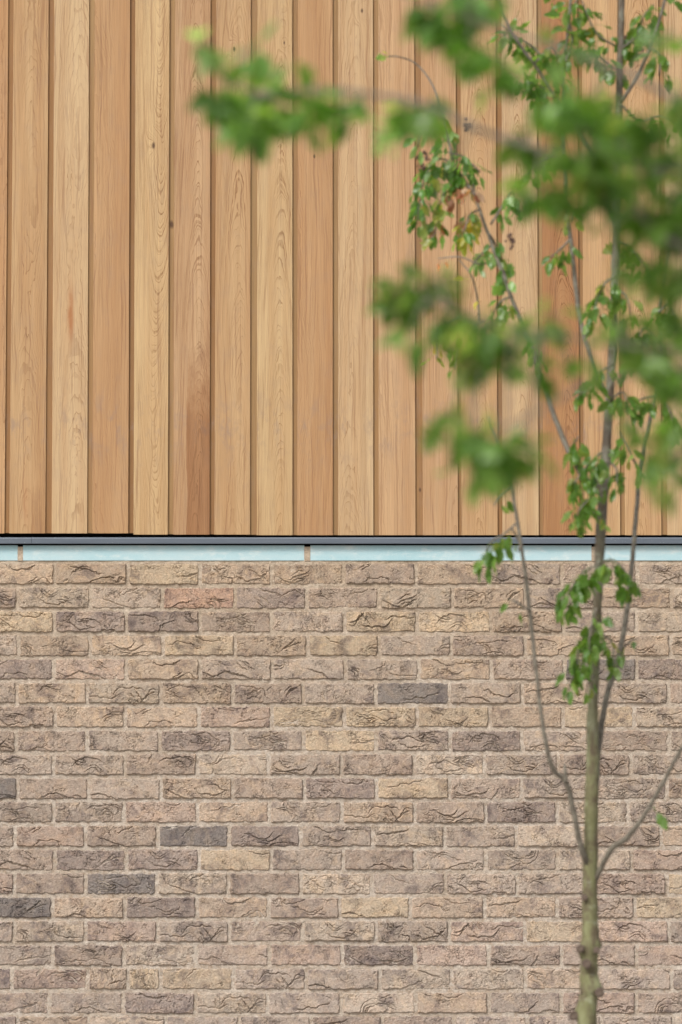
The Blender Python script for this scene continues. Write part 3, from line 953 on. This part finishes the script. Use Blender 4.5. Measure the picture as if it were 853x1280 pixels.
class Leaves:
    def __init__(self, tree, cap, seed, greens, k):
        self.tree, self.cap, self.n = tree, cap, 0
        self.r = random.Random(seed)
        self.V, self.F, self.b = [], [], 0
        self.greens = greens
        self.k = k
        self.dr = 1.0 if k > 1.25 else 1.5
        self.mixp = .9 if k > 1.25 else .25

    def orient(self, base, out_dir, droop):
        r = self.r
        t = Vector((r.gauss(0, .36), r.gauss(0, .5), r.gauss(0, .35))) + out_dir * .6 + Vector((0, 0, -droop * self.dr))
        if t.length < .05: t = Vector((0, 0, -1))
        t.normalize()
        nrm = Vector((r.gauss(0, .55), -0.35 + r.gauss(0, .5), 0.75 + r.gauss(0, .35)))
        nrm = nrm - t * nrm.dot(t)
        if nrm.length < .05: nrm = t.orthogonal()
        nrm.normalize()
        y = nrm.cross(t)
        return Matrix((t, y, nrm)).transposed().to_4x4()

    def add(self, pos, out_dir, size, cols=None, droop=.6, force_stuff=False, kind=None, twig=None):
        r = self.r
        m = Matrix.Translation(pos) @ self.orient(pos, out_dir, droop)
        i = kind if kind is not None else (r.randrange(8) if r.random() < self.mixp else r.randrange(5, 8))
        s = size * self.k * r.uniform(.75, 1.2)
        if self.n < self.cap and not force_stuff:
            o = bpy.data.objects.new('leaf', LEAFME[i])
            C.objects.link(o); o.parent = twig or self.tree
            # leaf origin sits at the foot of the blade; push out by the stalk
            m = m @ Matrix.Translation((0.45 * s, 0, 0)) @ Matrix.Scale(s, 4)
            if twig is None: m.translation -= self.tree.location
            o.matrix_basis = m
            c = r.choice(cols or self.greens); j = r.uniform(.85, 1.4)
            o.color = (c[0] * j, c[1] * j, c[2] * j, 1)
            self.n += 1
        else:
            m = m @ Matrix.Translation((0.45 * s, 0, 0)) @ Matrix.Scale(s, 4)
            V, F = LEAFARR[i]
            A = np.array(m)
            self.V.append(V @ A[:3, :3].T + A[:3, 3]); self.F.append(F + self.b); self.b += len(V)

    def finish(self):
        if self.V:
            o = link('foliage', mesh_np('foliage', np.concatenate(self.V), np.concatenate(self.F), M_leafs), self.tree)
            o['kind'] = 'stuff'


# ---- young tree a few steps in front of the wall
YA = -2.6
base = at(733, 1280, YA)
treeA = empty('young_tree', (base.x - .01, YA, 0))
tag(treeA, 'slender young tree with mossy green stem standing in front of the brick wall', 'tree')
ra = random.Random(3)
LA = Leaves(treeA, 300, 8, GREENS + PALE[1:] + PALE[1:3] + YELLOW[2:], 1.12)
PXA = (DIST) / (DIST + YA) * 400.0     # pixels per metre at the tree


def pa(x, y, dy=0.0): return at(x, y, YA + dy)


def wA(w): return w / PXA / 2 * .88


trunk_px = [(735, 1285, 25), (736, 1240, 24.5), (737, 1200, 25), (738, 1150, 22), (738, 1100, 21), (739, 1050, 20), (740, 1000, 19), (741, 950, 18), (741, 900, 16), (743, 850, 14.5),
            (745, 800, 13.5), (748, 740, 13), (750, 690, 14), (753, 640, 15), (757, 580, 14), (761, 520, 12.5), (765, 450, 11.5), (767, 400, 11.5), (769, 340, 11), (771, 280, 10.5), (772, 220, 10.5), (774, 150, 10),
            (775, 90, 9.5), (777, 30, 9), (778, -40, 8.5), (782, -140, 8), (785, -260, 7), (782, -400, 5), (786, -520, 3)]
ctrl = [(Vector((base.x - .01, YA, -.05)), .042), (Vector((base.x - .012, YA, .12)), .034), (Vector((base.x - .005, YA, .7)), .029)]
ctrl += [(pa(x, y), wA(w)) for x, y, w in trunk_px]
knots = [(pa(724, 1187, -.01), .014, .017), (pa(751, 1183, -.01), .013, .015), (pa(735, 1186, -.03), .014, .008), (pa(734, 1206, -.032), .014, .008), (pa(750, 1234, -.012), .016, .018), (pa(722, 1268, 0), .014, .019),
         (pa(749, 1168, -.01), .018, .006), (pa(733, 1123, -.02), .010, .005), (pa(740, 1018, -.02), .014, .006), (pa(749, 945, 0), .014, .005), (pa(752, 600, 0), .02, .006), (pa(764, 862, .03), .01, .005)]
trunkA = tube('trunk', ctrl, treeA, M_bark, 20, 8, knots, 0.0006, ra)


def knot_disc(p, r):
    me = bpy.data.meshes.new('knot')
    import bmesh
    bm = bmesh.new(); bmesh.ops.create_uvsphere(bm, u_segments=12, v_segments=8, radius=r)
    for v in bm.verts:
        v.co.y *= .6; v.co *= 1 + .15 * ra.uniform(-1, 1)
        if v.co.length < r * .9 or abs(v.co.x) < r * .3 and abs(v.co.z) < r * .3: v.co.y *= .4
    bm.to_mesh(me); bm.free(); me.materials.append(M_knot)
    for pl in me.polygons: pl.use_smooth = True
    o = bpy.data.objects.new('knot', me); C.objects.link(o); o.parent = trunkA; o.location = p
    return o


for (x, y, r_, d) in [(734, 1205, .0125, -.036), (750, 1241, .0125, -.028), (718, 1270, .013, -.008), (726, 1186, .011, -.03), (746, 1188, .009, -.03), (731, 1122, .009, -.026)]:
    knot_disc(pa(x, y, d), r_)

# limbs: pixel path with width, and how far towards (-) or from (+) the camera they lean
branches = [
    ([(737, 1085, 9), (727, 1062, 8.5), (718, 1018, 8), (708, 978, 8), (692, 962, 7), (682, 925, 6.5), (673, 860, 6), (663, 770, 6), (654, 695, 5.5), (645, 640, 5), (639, 600, 4.5), (625, 560, 4), (610, 520, 3)], -.25),
    ([(742, 1020, 10), (747, 950, 10), (754, 895, 9), (761, 862, 8), (773, 825, 8.5), (784, 765, 7.5), (791, 700, 7), (796, 640, 6.5), (800, 590, 6), (810, 540, 5.5), (820, 490, 5), (827, 440, 4.5), (824, 390, 4), (834, 330, 3.5), (845, 250, 3)], .2),
    ([(745, 1102, 7.5), (755, 1078, 7.5), (767, 1059, 8.5), (781, 1050, 9), (798, 1031, 7), (817, 1001, 6.2), (836, 966, 6), (857, 928, 5.6), (885, 880, 5), (905, 800, 4), (915, 720, 3)], -.3),
    ([(755, 622, 8), (738, 604, 7.5), (722, 584, 7.5), (704, 548, 7.5), (688, 505, 7), (672, 458, 7), (655, 410, 6.5), (638, 368, 6), (622, 325, 5.5), (608, 285, 5), (596, 250, 4), (590, 215, 3)], .12),
    ([(764, 505, 8), (748, 470, 7), (732, 425, 7), (723, 385, 6.5), (716, 320, 6.5), (709, 260, 6), (706, 200, 5.5), (704, 140, 5.5), (706, 80, 5), (712, 20, 4.5), (718, -50, 3.5), (725, -130, 2.5)], .05),
    ([(775, 130, 6), (800, 90, 5), (820, 40, 4.5), (838, -30, 4), (850, -110, 3)], -.15),
    ([(772, 230, 6), (740, 190, 5.5), (700, 130, 5), (668, 80, 4.5), (640, 40, 4), (615, -20, 3)], -.2),
    ([(778, -40, 6), (810, -110, 5), (840, -200, 4), (860, -300, 3)], .2),
    ([(782, -120, 5), (745, -200, 4), (715, -300, 3)], -.1),
]
for path, lean in branches:
    n = len(path)
    ct = [(pa(x, y, lean * (i / (n - 1)) ** .8), wA(w)) for i, (x, y, w) in enumerate(path)]
    tube('branch', ct, treeA, M_twig if path[0][2] < 14 else M_bark, 10, 5, (), 0.0009, ra)
tube('branch', [(pa(708, 980, -.12), wA(7)), (pa(707, 965, -.13), wA(5)), (pa(706, 955, -.13), wA(3))], treeA, M_twig, 8, 3)

G = None   # = the tree's own mix of greens
sprays = [
    # path, leaves, colours, droop, size, depth
    ([(566, 200), (556, 150), (541, 106), (521, 80), (500, 71), (486, 70)], 3, YELLOW[1:] + GREENS, .1, .030, .12, 'tip'),
    ([(566, 190), (556, 165), (549, 130)], 9, G, .7, .036, .12, ''),
    ([(541, 130), (528, 160), (522, 185)], 5, PALE, .8, .034, .1, ''),
    ([(596, 250), (575, 215), (552, 198), (534, 215), (526, 245), (522, 280)], 34, GREENS + GREENS + YELLOW[1:] + PALE[:1], .9, .034, .12, ''),
    ([(590, 240), (572, 225), (556, 240), (548, 268), (545, 292)], 22, GREENS + YELLOW[1:] + BROWN[:2], .95, .033, .12, ''),
    ([(600, 262), (588, 268), (582, 285), (575, 300)], 16, GREENS[:2] + YELLOW + BROWN[:1], .9, .033, .1, ''),
    ([(600, 215), (590, 205), (578, 195), (560, 190)], 10, PALE + GREENS, .5, .036, .1, ''),
    ([(594, 245), (586, 232), (580, 240)], 5, [(0.5, .36, .27), (.55, .42, .33)] + BROWN, .6, .032, .05, ''),
    ([(612, 292), (622, 310), (630, 335), (634, 352)], 12, G, .8, .033, .1, ''),
    ([(614, 280), (630, 255), (640, 240), (648, 262)], 10, G, .7, .030, .1, ''),
    ([(616, 305), (600, 320), (590, 332)], 5, PALE, .6, .03, .1, ''),
    ([(640, 372), (622, 330), (600, 330), (575, 321), (548, 323)], 2, ORANGE, .2, .026, .1, 'tip'),
    ([(600, 400), (597, 372), (590, 345), (574, 324)], 2, YELLOW, .4, .028, .1, ''),
    ([(575, 395), (560, 405), (548, 425), (546, 448)], 7, YELLOW, .9, .030, .05, ''),
    ([(606, 400), (588, 410), (574, 430), (568, 462)], 11, BROWN + ORANGE[1:2], .9, .031, .05, ''),
    ([(640, 370), (625, 378), (614, 400)], 8, G, .8, .032, .05, ''),
    ([(660, 420), (672, 435), (668, 460)], 6, G, .8, .034, 0, ''),
    ([(704, 110), (690, 85), (668, 60), (645, 45), (628, 30)], 28, G, .45, .038, 0, ''),
    ([(706, 80), (716, 50), (712, 20), (724, -5)], 16, G, .4, .038, 0, ''),
    ([(700, 130), (680, 110), (660, 100), (650, 80)], 16, G, .7, .036, -.1, ''),
    ([(668, 80), (690, 60), (702, 90)], 10, GREENS + PALE, .6, .036, -.1, ''),
    ([(776, 60), (750, 45), (735, 20), (728, 0)], 12, G, .5, .038, 0, ''),
    ([(776, 90), (756, 75), (742, 60)], 10, GREENS + YELLOW[2:], .6, .036, 0, ''),
    ([(778, 60), (795, 45), (805, 20), (818, 5)], 15, GREENS + PALE[2:3], .6, .038, 0, ''),
    ([(812, 60), (826, 70), (824, 95)], 8, PALE, .7, .036, -.1, ''),
    ([(776, 130), (800, 150), (826, 145), (850, 160)], 10, G, .6, .036, 0, ''),
    ([(706, 180), (690, 195), (672, 205), (656, 225)], 12, G, .6, .036, -.05, ''),
    ([(712, 300), (700, 312), (688, 322)], 6, G, .8, .036, 0, ''),
    ([(709, 250), (716, 262), (715, 278)], 4, G, .9, .034, 0, ''),
    ([(771, 300), (790, 310), (812, 340)], 8, G, .7, .034, .05, ''),
    ([(769, 345), (756, 355), (746, 378), (742, 400)], 13, G, .85, .038, -.05, ''),
    ([(769, 360), (784, 372), (790, 400)], 8, G + [] if G else GREENS, .8, .036, -.05, ''),
    ([(827, 430), (806, 410), (796, 430), (790, 460)], 16, G, .8, .038, 0, ''),
    ([(824, 390), (836, 380), (848, 400)], 8, G, .8, .038, .1, ''),
    ([(766, 455), (750, 465), (738, 480), (726, 492)], 11, PALE[1:] + GREENS, .7, .036, -.05, ''),
    ([(762, 500), (778, 490), (784, 500)], 6, PALE, .7, .034, -.05, ''),
    ([(758, 560), (742, 575), (728, 590), (718, 605)], 18, PALE[1:] + GREENS[3:], .8, .038, -.1, ''),
    ([(722, 584), (716, 560), (724, 545)], 8, G, .7, .036, 0, ''),
    ([(757, 590), (740, 620), (726, 635), (720, 652)], 12, PALE, .95, .036, -.12, ''),
    ([(757, 575), (770, 585), (772, 605)], 5, GREENS, .9, .034, -.12, ''),
    ([(755, 640), (748, 645), (742, 640)], 3, GREENS, .9, .034, -.12, ''),
    ([(800, 590), (785, 560), (775, 540)], 7, G, .7, .036, 0, ''),
    ([(820, 490), (836, 510), (845, 540)], 9, G, .8, .036, 0, ''),
    ([(818, 495), (800, 500), (788, 520)], 7, PALE[1:], .8, .034, 0, ''),
    ([(645, 655), (630, 668), (616, 676), (608, 690), (606, 705)], 9, PALE[1:] + GREENS[3:], 1.4, .038, -.25, ''),
    ([(640, 610), (625, 622), (618, 632)], 3, YELLOW, .8, .030, -.2, ''),
    ([(640, 660), (650, 680), (648, 690)], 2, [(0.45, .22, .18)], .8, .022, -.2, ''),
    ([(664, 765), (645, 752), (634, 748)], 2, YELLOW[1:], .8, .032, -.2, ''),
    ([(749, 705), (766, 700), (782, 715), (790, 735)], 12, PALE[1:] + GREENS, .9, .038, -.1, ''),
    ([(749, 705), (730, 715), (715, 735), (706, 760)], 18, PALE[2:3] + GREENS, 1.0, .038, -.1, ''),
    ([(746, 780), (734, 790), (724, 815), (716, 845)], 15, YELLOW[2:] + GREENS, 1.1, .038, -.1, ''),
    ([(716, 845), (712, 862)], 4, YELLOW, 1.1, .034, -.1, ''),
    ([(746, 760), (738, 790), (736, 835)], 8, PALE, 1.0, .036, -.12, ''),
    ([(750, 790), (766, 805), (768, 835)], 6, PALE[1:3] + YELLOW[2:], 1.0, .036, -.05, ''),
    ([(743, 845), (735, 855), (733, 868)], 3, ORANGE, 1.0, .030, -.1, ''),
    ([(776, 815), (790, 800), (797, 800)], 2, ORANGE[:1] + YELLOW[:1], 1.0, .024, .1, ''),
    ([(812, 1012), (818, 1010)], 1, PALE, .9, .040, -.2, ''),
]
for path, nl, cols, droop, size, dep, mode in sprays:
    pts = [pa(x, y, dep + ra.uniform(-.03, .03)) for x, y in path]
    tw = tube('twig', [(p, .0032 * (1 - .6 * i / len(pts))) for i, p in enumerate(pts)], treeA, M_twig, 5, 4)
    cp = catmull(pts, 8)
    nl = int(nl * 2.2) if nl > 4 else nl
    for k in range(nl):
        if mode == 'tip': t = 1 - .12 * k / max(nl, 1)
        else: t = (k + ra.uniform(.2, .8)) / nl
        t = .12 + .88 * t
        p = cp[min(int(t * (len(cp) - 1)), len(cp) - 1)]
        side = Vector((ra.uniform(-1, 1), ra.uniform(-1, 1), ra.uniform(-.4, .6)))
        p2 = p + side * .010
        LA.add(p2, side.normalized() * .8, size, cols, droop, twig=tw)
# crown above the picture
for k in range(260):
    bp = ra.choice([(780, -140), (785, -260), (782, -400), (840, -200), (860, -300), (718, -60), (725, -130), (745, -200), (715, -300), (850, -110), (786, -500)])
    p = pa(bp[0] + ra.gauss(0, 35), bp[1] + ra.gauss(0, 50), ra.gauss(0, .15))
    LA.add(p, Vector((ra.uniform(-1, 1), ra.uniform(-1, 1), 0)), .038, None, .6, True)
LA.finish()


def crumb(tree, p, n, spread, rr):
    """little dried berry clusters as one lumpy mesh"""
    import bmesh
    bm = bmesh.new()
    for _ in range(n):
        m = Matrix.Translation(Vector((rr.gauss(0, spread), rr.gauss(0, spread), rr.gauss(0, spread)))) @ Matrix.Scale(rr.uniform(.003, .0055), 4)
        bmesh.ops.create_icosphere(bm, subdivisions=1, radius=1, matrix=m)
    me = bpy.data.meshes.new('berry_cluster'); bm.to_mesh(me); bm.free(); me.materials.append(M_berry)
    return link('berry_cluster', me, tree, p)


for x, y in [(530, 195), (583, 158), (527, 205), (790, 48), (800, 60), (640, 300)]:
    crumb(treeA, pa(x, y, .1), 16, .009, ra)

# ---- nearer tree: its stem stands right of the picture, its twigs reach in
YF = -7.4
treeB = empty('leafy_tree', (1.15, YF - .1, 0))
tag(treeB, 'nearer blurred tree whose dark green leafy twigs hang in from the right', 'tree')
rb = random.Random(17)
DARK = [(0.078, 0.172, 0.018), (0.092, 0.20, 0.024), (0.125, 0.235, 0.032), (0.064, 0.145, 0.018), (0.10, 0.205, 0.05)]
LB = Leaves(treeB, 300, 31, DARK + DARK + PALE[1:3], 1.32)  # pale greens mixed in as painted sky gloss on the leaves
PXB = DIST / (DIST + YF) * 400.0


def pb(x, y, dy=0.0): return at(x, y, YF + dy)


def wB(w): return w / PXB / 2


TX = 1.15
tube('trunk', [(Vector((TX, YF - .1, -.05)), .07), (Vector((TX, YF - .1, .3)), .058), (Vector((TX + .02, YF - .08, 1.2)), .05), (Vector((TX, YF - .1, 2.0)), .042),
               (Vector((TX - .03, YF - .1, 2.8)), .034), (Vector((TX - .02, YF - .08, 3.6)), .024), (Vector((TX, YF - .1, 4.3)), .012), (Vector((TX, YF - .1, 4.8)), .005)], treeB, M_bark, 16, 8, (), .001, rb)
limbs = [
    ([(1330, 520, 26), (1180, 400, 20), (1040, 290, 15), (930, 235, 11), (850, 215, 9), (760, 205, 8.5), (700, 192, 8), (645, 178, 8), (590, 158, 8), (530, 130, 7), (450, 116, 6), (390, 112, 5.5), (330, 118, 5), (280, 100, 4)], 0.0),
    ([(1330, 760, 26), (1190, 640, 18), (1050, 540, 11), (930, 470, 7), (850, 440, 5.5), (780, 432, 4.5), (700, 420, 4), (630, 408, 4), (560, 385, 3.5), (515, 355, 3)], -.15),
    ([(1050, 540, 10), (960, 500, 6), (880, 480, 5), (800, 470, 4), (740, 480, 3.5), (690, 505, 4), (640, 530, 4), (600, 545, 3)], .1),
    ([(930, 235, 10), (880, 150, 9), (800, 100, 8), (720, 70, 6), (640, 40, 5), (560, 15, 4), (500, -10, 3)], .1),
    ([(1040, 290, 10), (940, 300, 9), (870, 310, 8), (820, 290, 7), (790, 250, 5), (760, 215, 4)], -.1),
    ([(930, 470, 8), (890, 520, 7), (860, 560, 6), (838, 590, 4)], 0.0),
    ([(1330, 300, 22), (1240, 100, 16), (1120, -60, 12), (980, -160, 8), (850, -220, 6)], 0.1),
]
limb_pts = []
for path, lean in limbs:
    n = len(path)
    ct = [(pb(x, y, lean * (i / (n - 1))), wB(w)) for i, (x, y, w) in enumerate(path)]
    tube('branch', ct, treeB, M_twig, 8, 5, (), .001, rb)
    limb_pts += catmull([c[0] for c in ct], 6)
clusters = [
    (330, 125, 44, 32, 24, None), (283, 112, 24, 22, 10, None), (312, 152, 24, 18, 8, None), (392, 124, 32, 28, 12, None), (428, 128, 20, 24, 4, PALE[1:3] + DARK), (255, 46, 13, 8, 2, PALE[:2]), (320, 58, 10, 14, 2, PALE[1:2]), (345, 100, 26, 14, 4, None),
    (545, 12, 38, 32, 17, None), (585, 50, 28, 20, 6, PALE[2:3] + DARK), (522, 138, 34, 22, 10, None), (500, 160, 14, 10, 2, PALE[:1]), (600, -10, 40, 25, 6, None),
    (625, 75, 34, 28, 8, None), (690, 120, 36, 28, 8, None), (740, 130, 44, 40, 18, None), (790, 150, 42, 38, 15, None), (660, 170, 22, 22, 4, PALE[2:3] + DARK), (672, 225, 20, 24, 7, None),
    (730, 185, 34, 28, 9, None), (765, 215, 44, 30, 12, None), (825, 190, 34, 40, 12, None), (800, 262, 40, 32, 12, None), (840, 270, 26, 40, 9, None), (850, 120, 20, 36, 6, None), (760, 290, 18, 20, 2, PALE[2:3] + DARK), (830, 335, 28, 30, 8, None), (860, 330, 25, 50, 6, None),
    (500, 362, 34, 32, 12, None), (540, 350, 34, 28, 9, None), (555, 395, 28, 24, 7, None), (515, 410, 22, 18, 3, PALE[2:3] + DARK),
    (612, 412, 38, 34, 14, None), (590, 450, 22, 18, 4, None), (688, 395, 18, 14, 5, None), (672, 455, 14, 26, 4, PALE[2:3] + DARK),
    (590, 540, 30, 34, 10, None), (625, 560, 36, 32, 13, None), (565, 515, 18, 18, 3, PALE[1:3]), (660, 552, 18, 14, 3, None), (600, 590, 24, 14, 4, None),
    (735, 445, 22, 26, 4, PALE[2:3] + DARK), (815, 430, 34, 34, 12, None), (850, 460, 22, 40, 7, None), (838, 560, 18, 28, 6, None), (785, 520, 12, 14, 2, None), (850, 600, 14, 20, 3, None), (775, 395, 16, 20, 3, None),
    (805, 325, 30, 26, 6, None), (842, 385, 24, 30, 6, None), (846, 520, 16, 36, 5, None), (720, 235, 30, 26, 6, None), (700, 60, 24, 26, 4, PALE[2:3] + DARK), (842, 40, 12, 24, 2, PALE[:2]),
    (870, 230, 25, 60, 8, None), (890, 420, 30, 60, 8, None),
]
clusters.sort(key=lambda c: c[0] > 853)
for cx, cy, rx, ry, n, cols in clusters:
    dep = rb.uniform(-.2, .2)
    c = pb(cx, cy, dep)
    q = min(limb_pts, key=lambda v: (v - c).length + (0.05 if v.z < c.z - .2 else 0))
    mid = (q + c) / 2 + Vector((0, 0, .015))
    tw = tube('twig', [(q, .0028), (mid, .0024), (c, .0015)], treeB, M_twig, 5, 5)
    for k in range(int(n * 2.5)):
        a = rb.uniform(0, 6.283); rr_ = math.sqrt(rb.random())
        off = Vector((math.cos(a) * rx * rr_ / PXB, rb.gauss(0, .05), math.sin(a) * ry * rr_ / PXB))
        outd = off.normalized() if off.length > 1e-4 else Vector((0, 0, 1))
        LB.add(c + off * .72 - outd * .026, outd * .7, .036, cols, .45, False, twig=tw)
for k in range(420):
    bp = rb.choice([(1330, 200), (1240, 60), (1120, -60), (980, -160), (850, -220), (1180, 400), (1100, 320), (1190, 620), (1350, -100), (1450, 300), (1450, 500), (1500, 50), (1330, -350), (1000, 300), (1050, 520)])
    p = pb(bp[0] + rb.gauss(0, 60), bp[1] + rb.gauss(0, 70), rb.gauss(0, .3))
    q = p - Vector((0, -DIST, CAM_Z))
    px = 426.5 + FPX * q.x / (q.y * math.cos(TILT) + q.z * math.sin(TILT))
    if px < 900 and bp[1] > -60: continue
    LB.add(p, Vector((rb.uniform(-1, 1), rb.uniform(-1, 1), 0)), .042, None, .5, True)
LB.finish()
print('leaves', LA.n, LB.n)
